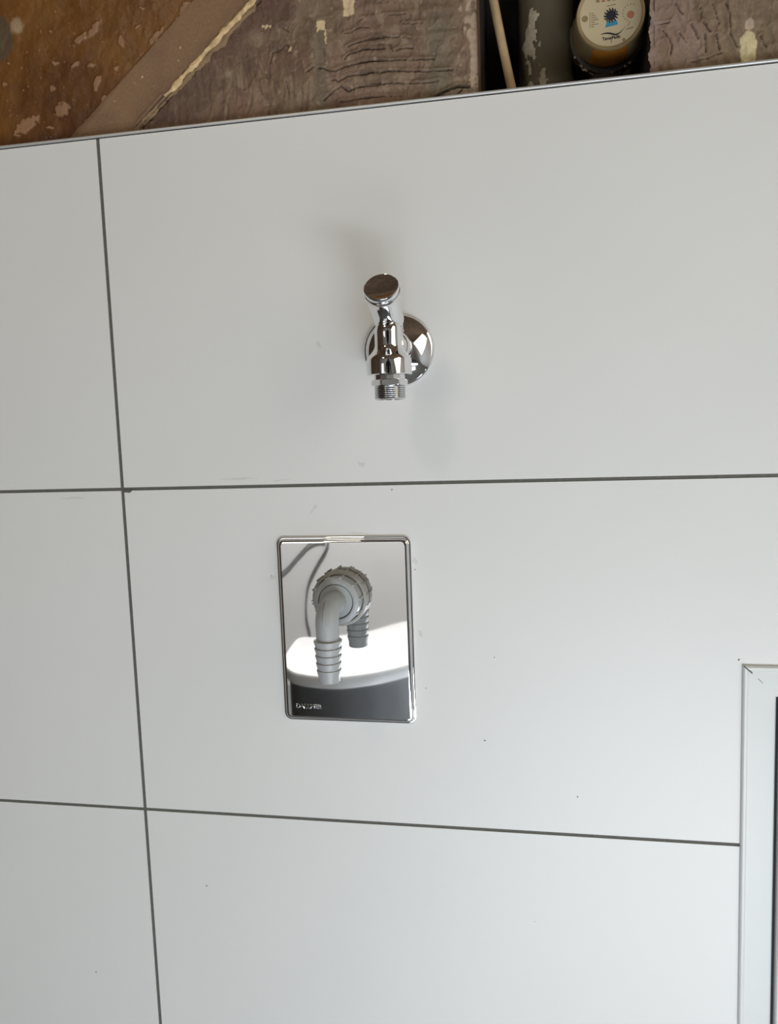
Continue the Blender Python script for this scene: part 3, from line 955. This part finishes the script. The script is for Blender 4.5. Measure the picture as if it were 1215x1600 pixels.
for i in range(11):
    a = PI / 2 * (i / 10) * 0.9 + 0.25
    rad = br + 0.0094 + 0.0011 * math.sin(PI * i / 10)
    fin.append((EY + br - rad * math.sin(a), EZ - br + rad * math.cos(a)))
fin2 = []
for i in range(10, -1, -1):
    a = PI / 2 * (i / 10) * 0.9 + 0.25
    rad = br + 0.0085
    fin2.append((EY + br - rad * math.sin(a), EZ - br + rad * math.cos(a)))
loop = fin + fin2
A = [bm.verts.new((EX - .0006, p[0], p[1])) for p in loop]
B = [bm.verts.new((EX + .0006, p[0], p[1])) for p in loop]
bm.faces.new(A); bm.faces.new(list(reversed(B)))
for i in range(len(loop)):
    bm.faces.new((A[i], B[i], B[(i + 1) % len(loop)], A[(i + 1) % len(loop)]))
finish('mould_rib', bm, M['plastic'], parent=elbow, smooth=False)

# ------------------------------------------------------------------ things in the recess
# grey drain pipe
gp = thing('drain_pipe', (0.3810, 0.088, 0.280), 'dark grey drain pipe splashed with plaster, between slim pipe and water meter', 'pipe')
bm = bmesh.new()
lathe(bm, [(0.0235, 0.0), (0.0235, 0.050), (0.0250, 0.052), (0.0250, 0.060), (0.0235, 0.062), (0.0235, 0.339)], seg=64)
finish('pipe_wall', bm, M['pipe_grey'], parent=gp, ang=50)


def splash(bm, cx, cz, rx, rz, R0, seed, bias=0.0):
    """plaster smear hugging the pipe: cx angle, cz height"""
    N, K = 26, 40
    g = {}
    for i in range(N + 1):
        for j in range(K + 1):
            u, v = -1 + 2 * i / N, -1 + 2 * j / K
            a = cx + u * rx
            z = cz + v * rz
            q = math.hypot(u * 1.1 - 0.5 * bias * v, v * 0.9) + 0.75 * noise.fractal(Vector((a * 5 + seed, z * 110, seed)), 1, 2, 4)
            if q < 0.85:
                r = R0 + 0.0002 + 0.0011 * min(1, (0.85 - q) * 3)
                g[i, j] = bm.verts.new((r * math.sin(a), -r * math.cos(a), z))
    for i in range(N):
        for j in range(K):
            if all(k in g for k in ((i, j), (i + 1, j), (i + 1, j + 1), (i, j + 1))):
                bm.faces.new((g[i, j], g[i + 1, j], g[i + 1, j + 1], g[i, j + 1]))


bm = bmesh.new()
splash(bm, -0.62, 0.090, 0.42, 0.028, 0.0235, 1.3, 0.3)
splash(bm, -0.15, 0.050, 0.22, 0.014, 0.0250, 4.1, 0.5)
splash(bm, -0.60, 0.052, 0.18, 0.005, 0.0250, 7.7)
finish('plaster_splash', bm, M['paint'], parent=gp, ang=60, label='pale plaster splashes')
# slim beige pipe
bp = thing('slim_pipe', (0.3600, 0.040, 0.285), 'slim beige pipe leaning in front of the dark drain pipe', 'pipe')
bm = bmesh.new()
pts = []
for i in range(24):
    t = i / 23
    z = 0.33 * t
    pts.append((-0.115 * z / 0.6 - 0.0012 * math.sin(t * 7) , 0.012 * math.sin(t * 2.0) * 0, z))
tube(bm, pts, 0.0037, seg=24)
finish('pipe_tube', bm, M['pipe_beige'], parent=bp)
bm = bmesh.new()
bm.free()

# water meter
mt = thing('water_meter', (0.4305, 0.030, 0.3655), 'round cream water meter with printed dial in the dark wall recess', 'water meter')
bm = bmesh.new()
lathe(bm, [(0.0236, 0.0012), (0.0250, 0.0002), (0.0260, 0.0), (0.0266, 0.0008), (0.0268, 0.0025), (0.0270, 0.006), (0.0275, 0.025), (0.0277, 0.029), (0.0250, 0.031)],
      axis=(0, 1, 0), seg=96, caps=(False, False))
case = finish('meter_case', bm, M['meter_body'], parent=mt, ang=40)
bm = bmesh.new()
for k in range(1):
    rings = []
    for h, r in ((0.0022, 0.02695), (0.010, 0.0273), (0.020, 0.0276), (0.027, 0.0279)):
        row = []
        for i in range(25):
            a = math.radians(-127 + 74 * i / 24)
            e = ss(0, 3, min(i, 24 - i))
            row.append(bm.verts.new(((r - 0.0006 + 0.0006 * e) * math.cos(a), h, (r - 0.0006 + 0.0006 * e) * math.sin(a))))
        rings.append(row)
    for A, B in zip(rings, rings[1:]):
        for i in range(24):
            bm.faces.new((A[i], A[i + 1], B[i + 1], B[i]))
finish('amber_window', bm, M['amber'], parent=case, label='amber lower side of the case')
bm = bmesh.new()
lathe(bm, [(0.0245, 0.0016), (0.0245, 0.003)], axis=(0, 1, 0), seg=96)
dial = finish('dial', bm, M['dial'], parent=mt, ang=30)
bm = bmesh.new()
lathe(bm, [(0.0262, 0.029), (0.0262, 0.033), (0.0302, 0.034), (0.0308, 0.040), (0.0300, 0.046), (0.0285, 0.050), (0.0250, 0.060)], axis=(0, 1, 0), seg=96,
      rfun=lambda r, h, t: r + (0.0012 * n3(math.cos(t) * 6, math.sin(t) * 6, h * 150) if h > 0.033 else 0))
lathe(bm, [(0.014, 0.0), (0.014, 0.05)], origin=(0, 0.048, -0.020), axis=(0, 0.0, -1), seg=32)
finish('meter_housing', bm, M['meter_dark'], parent=mt, ang=40)
bm = bmesh.new()
for k in range(26):
    a = math.radians(-150 + k * 4.2)
    r0 = 0.0302
    s = random.uniform(.0006, .0019)
    c = Vector((r0 * math.cos(a), 0.036 + random.uniform(-.002, .003), r0 * math.sin(a)))
    bmesh.ops.create_icosphere(bm, subdivisions=1, radius=s, matrix=Matrix.Translation(c) @ Matrix.Diagonal((1, .7, random.uniform(.5, 1.2), 1)))
finish('plaster_crumbs', bm, M['paint'], parent=mt, kind='stuff', label='pale plaster stuck to the housing')
DY = 0.00155


def dprint(name, fn, m, label=None):
    b = bmesh.new()
    fn(b)
    return finish(name, b, m, parent=dial, smooth=False, label=label)


def star(b):
    pts = []
    for i in range(24):
        r = 0.0050 if i % 2 == 0 else 0.0034
        a = 2 * PI * (i + .5) / 24
        pts.append((r * math.cos(a), r * math.sin(a)))
    prism(b, [(p[0] + .0004, p[1] - .0005) for p in pts], DY - .0004, DY)


def teeth(b):
    for i in range(14):
        a = 2 * PI * i / 14
        c, s = math.cos(a), math.sin(a)
        q = [(0.0043, -.0005), (0.0056, -.0004), (0.0056, .0004), (0.0043, .0005)]
        prism(b, [(r * c - w * s + .0004, r * s + w * c - .0005) for r, w in q], DY - .0003, DY)


dprint('star_wheel', lambda b: (star(b), teeth(b)), M['ink_navy'], 'dark star wheel on the dial')
dprint('blue_field', lambda b: prism(b, [(-.0042, -.0090), (.0056, -.0078), (.0048, -.0048), (-.0030, -.0052)], DY - .0002, DY), M['ink_blue'], 'blue patch on the dial')


def wave(b):
    top, bot = [], []
    for i in range(21):
        t = i / 20
        x = -0.0078 + 0.0190 * t
        z = -0.0145 + 0.0012 * math.sin(t * 2 * PI * 0.85 + 0.5) + 0.0055 * max(0, t - 0.6) ** 1.4 * 3.2
        w = 0.00055 * math.sin(PI * min(1, t * 1.05 + .02)) + 0.0001
        top.append((x, z + w))
        bot.append((x, z - w))
    prism(b, top + bot[::-1], DY - .0002, DY)


dprint('wave_mark', wave, M['ink'])


def small_marks(b):
    for i, L in enumerate((.0020, .0034, .0046, .0058, .0030, .0056, .0024)):
        z = 0.0030 - i * 0.00165
        prism(b, [(-.0150, z), (-.0150 + L, z), (-.0150 + L, z - .0006), (-.0150, z - .0006)], DY - .0001, DY)
    prism(b, [(-.0162, .0042), (-.0158, .0042), (-.0158, -.0082), (-.0162, -.0082)], DY - .0001, DY)
    prism(b, [(.0120, -.0118), (.0172, -.0108), (.0172, -.0116), (.0120, -.0126)], DY - .0001, DY)
    for a in range(9):
        t = math.radians(70 + a * 22)
        c, s = .0155 + .0062 * math.cos(t), .0000 + .0062 * math.sin(t)
        prism(b, [(c - .0004, s - .0005), (c + .0004, s - .0005), (c + .0004, s + .0005), (c - .0004, s + .0005)], DY - .0001, DY)
    prism(b, [(-.003, .0072), (.004, .0078), (.004, .0072), (-.003, .0066)], DY - .0001, DY)
    lathe(b, [(.0024, 0), (.0024, .0001)], origin=(-.0198, DY - .0001, -.0006), axis=(0, 1, 0), seg=24)
    prism(b, [(-.0170, -.0198), (-.0155, -.0204), (-.0118, -.0222), (-.0132, -.0218)], DY - .0001, DY)
    prism(b, [(.0000, -.0208), (.0004, -.0188), (.0012, -.0188), (.0008, -.0208)], DY - .0001, DY)
    lathe(b, [(.0012, 0), (.0012, .0001)], origin=(.0100, DY - .0001, -.0196), axis=(0, 1, 0), seg=16)
    for i in range(6):
        x = -.0110 + i * .0042
        box(b, x, x + .0026, DY - .0002, DY, .0104, .0150)


dprint('fine_print', small_marks, M['ink_soft'])


def red_marks(b):
    lathe(b, [(.0028, 0), (.0028, .0002)], origin=(.0152, DY - .0002, -.0016), axis=(0, 1, 0), seg=24)
    box(b, -.0068, -.0042, DY - .0003, DY, .0104, .0150)
    prism(b, [(.0128, -.0098), (.0134, -.0098), (.0150, -.0066), (.0144, -.0066)], DY - .0001, DY)


dprint('red_print', red_marks, M['ink_red'])
lettering('dial_lettering', 'TavusPadis', 0.0034, 0.00006, M['ink'], dial, (0.0004, DY - .0001, -0.0172), squash=0.92, rot=-0.045, bold=0.0001)

# ------------------------------------------------------------------ torn foam sealing strip
fs = thing('foam_strip', (0.090, YR, 0.3555), 'torn cream foam strip running slantwise across the bare brown wall', 'sealing strip')


def ribbon(bm, dz0, dz1, off, w, hgt, seed, step=0.0008):
    z = dz0
    rows = []
    while z <= dz1:
        xr = 0.032 + 1.251 * (z - 0.311) + off + 0.0026 * n3(z * 75, seed) + 0.0014 * n3(z * 300, seed + 5)
        ww = w * (1 + 0.9 * n3(z * 130, seed + 1) + 0.35 * n3(z * 420, seed + 7)) * (0.25 + 0.75 * ss(dz0, dz0 + .006, z) * ss(dz1 + .001, dz1 - .004, z))
        hh = hgt * (1 + 0.35 * n3(z * 160, seed + 2))
        row = []
        for k in range(11):
            a = PI * k / 10
            u = -math.cos(a) * ww
            hy = hh * (math.sin(a) ** 0.7) * (1 + .25 * n3(z * 500, k * .9, seed))
            # across the strip direction
            row.append(bm.verts.new((xr + u * 0.62 - 0.090, -hy + 0.0005, z - u * 0.78 - 0.3555)))
        rows.append(row)
        z += step
    for A, B in zip(rows, rows[1:]):
        for k in range(10):
            bm.faces.new((A[k], A[k + 1], B[k + 1], B[k]))


bm = bmesh.new()
ribbon(bm, 0.3340, 0.418, 0.0005, 0.0026, 0.0042, 2.0)
finish('foam_edge', bm, M['foam'], parent=fs, ang=50, label='bright cream torn edge')
bm = bmesh.new()
ribbon(bm, 0.3320, 0.398, 0.0052, 0.0028, 0.0026, 9.0)
ribbon(bm, 0.3450, 0.392, -0.0058, 0.0022, 0.0022, 14.0)
ribbon(bm, 0.3050, 0.336, 0.0004, 0.0016, 0.0024, 21.0)
ribbon(bm, 0.3050, 0.336, 0.0045, 0.0012, 0.0020, 24.0)
finish('foam_backing', bm, M['foam_dark'], parent=fs, ang=50)

# ------------------------------------------------------------------ the photographer (mirrored in the chrome)
PX, PY = 0.385, -1.13
pj = {}
pe = []


def jt(name, p, r, parent=None):
    pj[name] = (len(pj), p, r)
    if parent:
        pe.append((pj[parent][0], pj[name][0]))


jt('pelvis', (0, 0, 0.95), (0.150, 0.105))
jt('waist', (0, -0.005, 1.08), (0.135, 0.098), 'pelvis')
jt('chest', (0, -0.005, 1.26), (0.155, 0.110), 'waist')
jt('upper', (0, -0.01, 1.40), (0.120, 0.085), 'chest')
jt('neck', (0, 0.005, 1.475), (0.056, 0.056), 'upper')
jt('jaw', (0, 0.030, 1.535), (0.062, 0.068), 'neck')
jt('face', (0, 0.032, 1.60), (0.074, 0.088), 'jaw')
jt('crown', (0, 0.015, 1.665), (0.070, 0.082), 'face')
for sgn, sd in ((-1, 'a'), (1, 'b')):
    jt('hip' + sd, (0.095 * sgn, 0, 0.86), (0.092, 0.092), 'pelvis')
    jt('thigh' + sd, (0.105 * sgn, 0.005, 0.66), (0.078, 0.078), 'hip' + sd)
    jt('knee' + sd, (0.110 * sgn, 0.015, 0.48), (0.058, 0.058), 'thigh' + sd)
    jt('calf' + sd, (0.112 * sgn, -0.005, 0.32), (0.056, 0.056), 'knee' + sd)
    jt('ankle' + sd, (0.115 * sgn, -0.01, 0.09), (0.038, 0.040), 'calf' + sd)
    jt('foot' + sd, (0.120 * sgn, 0.06, 0.045), (0.042, 0.038), 'ankle' + sd)
    jt('toe' + sd, (0.130 * sgn, 0.17, 0.030), (0.038, 0.024), 'foot' + sd)
    jt('shoulder' + sd, (0.175 * sgn, -0.01, 1.395), (0.062, 0.062), 'upper')
    jt('arm' + sd, (0.215 * sgn, 0.00, 1.27), (0.050, 0.050), 'shoulder' + sd)
    jt('elbow' + sd, (0.235 * sgn, 0.03, 1.12), (0.043, 0.043), 'arm' + sd)
    jt('fore' + sd, (0.165 * sgn, 0.20, 1.05), (0.037, 0.037), 'elbow' + sd)
    jt('wrist' + sd, (0.095 * sgn, 0.335, 0.985), (0.026, 0.022), 'fore' + sd)
    jt('palm' + sd, (0.062 * sgn, 0.395, 0.985), (0.030, 0.016), 'wrist' + sd)
    for k, (dz, L) in enumerate(((0.034, 0.92), (0.012, 1.0), (-0.010, 0.95), (-0.031, 0.78))):
        jt('knuckle%d%s' % (k, sd), (0.056 * sgn, 0.425, 0.988 + dz), (0.0105, 0.0105), 'palm' + sd)
        jt('mid%d%s' % (k, sd), ((0.056 - 0.010 * L) * sgn, 0.425 + 0.012 * L, 0.990 + dz * 1.05), (0.0092, 0.0092), 'knuckle%d%s' % (k, sd))
        jt('tip%d%s' % (k, sd), ((0.056 - 0.036 * L) * sgn, 0.425 + 0.0150 * L, 0.990 + dz * 1.05), (0.0078, 0.0078), 'mid%d%s' % (k, sd))
    jt('thumb1' + sd, (0.060 * sgn, 0.385, 1.018), (0.0125, 0.0125), 'palm' + sd)
    jt('thumb2' + sd, (0.040 * sgn, 0.405, 1.040), (0.0108, 0.0108), 'thumb1' + sd)
    jt('thumb3' + sd, (0.018 * sgn, 0.418, 1.046), (0.0090, 0.0090), 'thumb2' + sd)
me = bpy.data.meshes.new('person')
order = sorted(pj.values(), key=lambda q: q[0])
me.from_pydata([q[1] for q in order], pe, [])
tmp = bpy.data.objects.new('person_build', me)
COL.objects.link(tmp)
sk = tmp.modifiers.new('skin', 'SKIN')
sk.use_smooth_shade = True
for q in order:
    me.skin_vertices[0].data[q[0]].radius = q[2]
me.skin_vertices[0].data[0].use_root = True
sb = tmp.modifiers.new('sub', 'SUBSURF')
sb.levels = sb.render_levels = 2
bpy.context.view_layer.update()
dg = bpy.context.evaluated_depsgraph_get()
body = bpy.data.meshes.new_from_object(tmp.evaluated_get(dg))
bpy.data.objects.remove(tmp)
body.materials.clear()
for k in ('jacket', 'trousers', 'skin', 'phone'):
    body.materials.append(M[k])
for p in body.polygons:
    c = p.center
    p.use_smooth = True
    if c.z < 0.075:
        p.material_index = 3
    elif c.z < 0.93 and c.y < 0.25:
        p.material_index = 1
    elif c.z > 1.485 or (c.y > 0.335):
        p.material_index = 2
    else:
        p.material_index = 0
person = bpy.data.objects.new('person', body)
COL.objects.link(person)
person.location = (PX, PY, 0)
tag(person, 'standing person in dark jacket holding a phone in both hands, mirrored in chrome', 'person')
bm = bmesh.new()
bmesh.ops.create_uvsphere(bm, u_segments=32, v_segments=20, radius=1.0, matrix=Matrix.Translation((0, -0.004, 1.640)) @ Matrix.Diagonal((0.088, 0.104, 0.098, 1)))
for v in list(bm.verts):
    if (v.co.y > 0.055 and v.co.z < 1.675) or v.co.z < 1.575:
        bm.verts.remove(v)
finish('hair', bm, M['hair'], parent=person)
bm = bmesh.new()
prism(bm, [(-0.004, 1.607), (0.004, 1.607), (0.015, 1.578), (0.008, 1.570), (-0.008, 1.570), (-0.015, 1.578)], 0.100, 0.128)
finish('nose', bm, M['skin'], parent=person)
for sgn in (-1, 1):
    bm = bmesh.new()
    bmesh.ops.create_uvsphere(bm, u_segments=16, v_segments=10, radius=1.0, matrix=Matrix.Translation((0.080 * sgn, 0.010, 1.600)) @ Matrix.Diagonal((0.010, 0.018, 0.030, 1)))
    finish('ear', bm, M['skin'], parent=person)
    bm = bmesh.new()
    bmesh.ops.create_uvsphere(bm, u_segments=16, v_segments=10, radius=0.0085, matrix=Matrix.Translation((0.030 * sgn, 0.1035, 1.613)))
    finish('eye', bm, M['hair'], parent=person)
bm = bmesh.new()
prism(bm, [(-0.024, 1.553), (0, 1.557), (0.024, 1.553), (0.012, 1.546), (-0.012, 1.546)], 0.088, 0.108)
finish('mouth', bm, mat('lips', srgb(160, 96, 86), 0.5), parent=person)
ph = thing('phone', (0.385, -0.6745, -0.002), 'black phone held upright by the standing person', 'phone')
bm = bmesh.new()
lp = []
for ins, y in ((0.0015, -0.0038), (0.0, -0.0028), (0.0, 0.0028), (0.0015, 0.0038)):
    lp.append([bm.verts.new((p[0], y, p[1])) for p in round_rect(0.074 - 2 * ins, 0.148 - 2 * ins, 0.010, 6)])
for A, B in zip(lp, lp[1:]):
    for i in range(len(A)):
        bm.faces.new((A[i], A[(i + 1) % len(A)], B[(i + 1) % len(A)], B[i]))
bm.faces.new(lp[0])
bm.faces.new(lp[-1])
finish('phone_body', bm, M['phone'], parent=ph)
bm = bmesh.new()
for dx, dz in ((0.004, 0.050), (0.024, 0.050)):
    lathe(bm, [(0.0065, 0.0), (0.0065, 0.0016), (0.0050, 0.0018)], origin=(dx - 0.030, 0.0037, dz), axis=(0, 1, 0), seg=24)
finish('phone_lens', bm, M['gasket'], parent=ph)
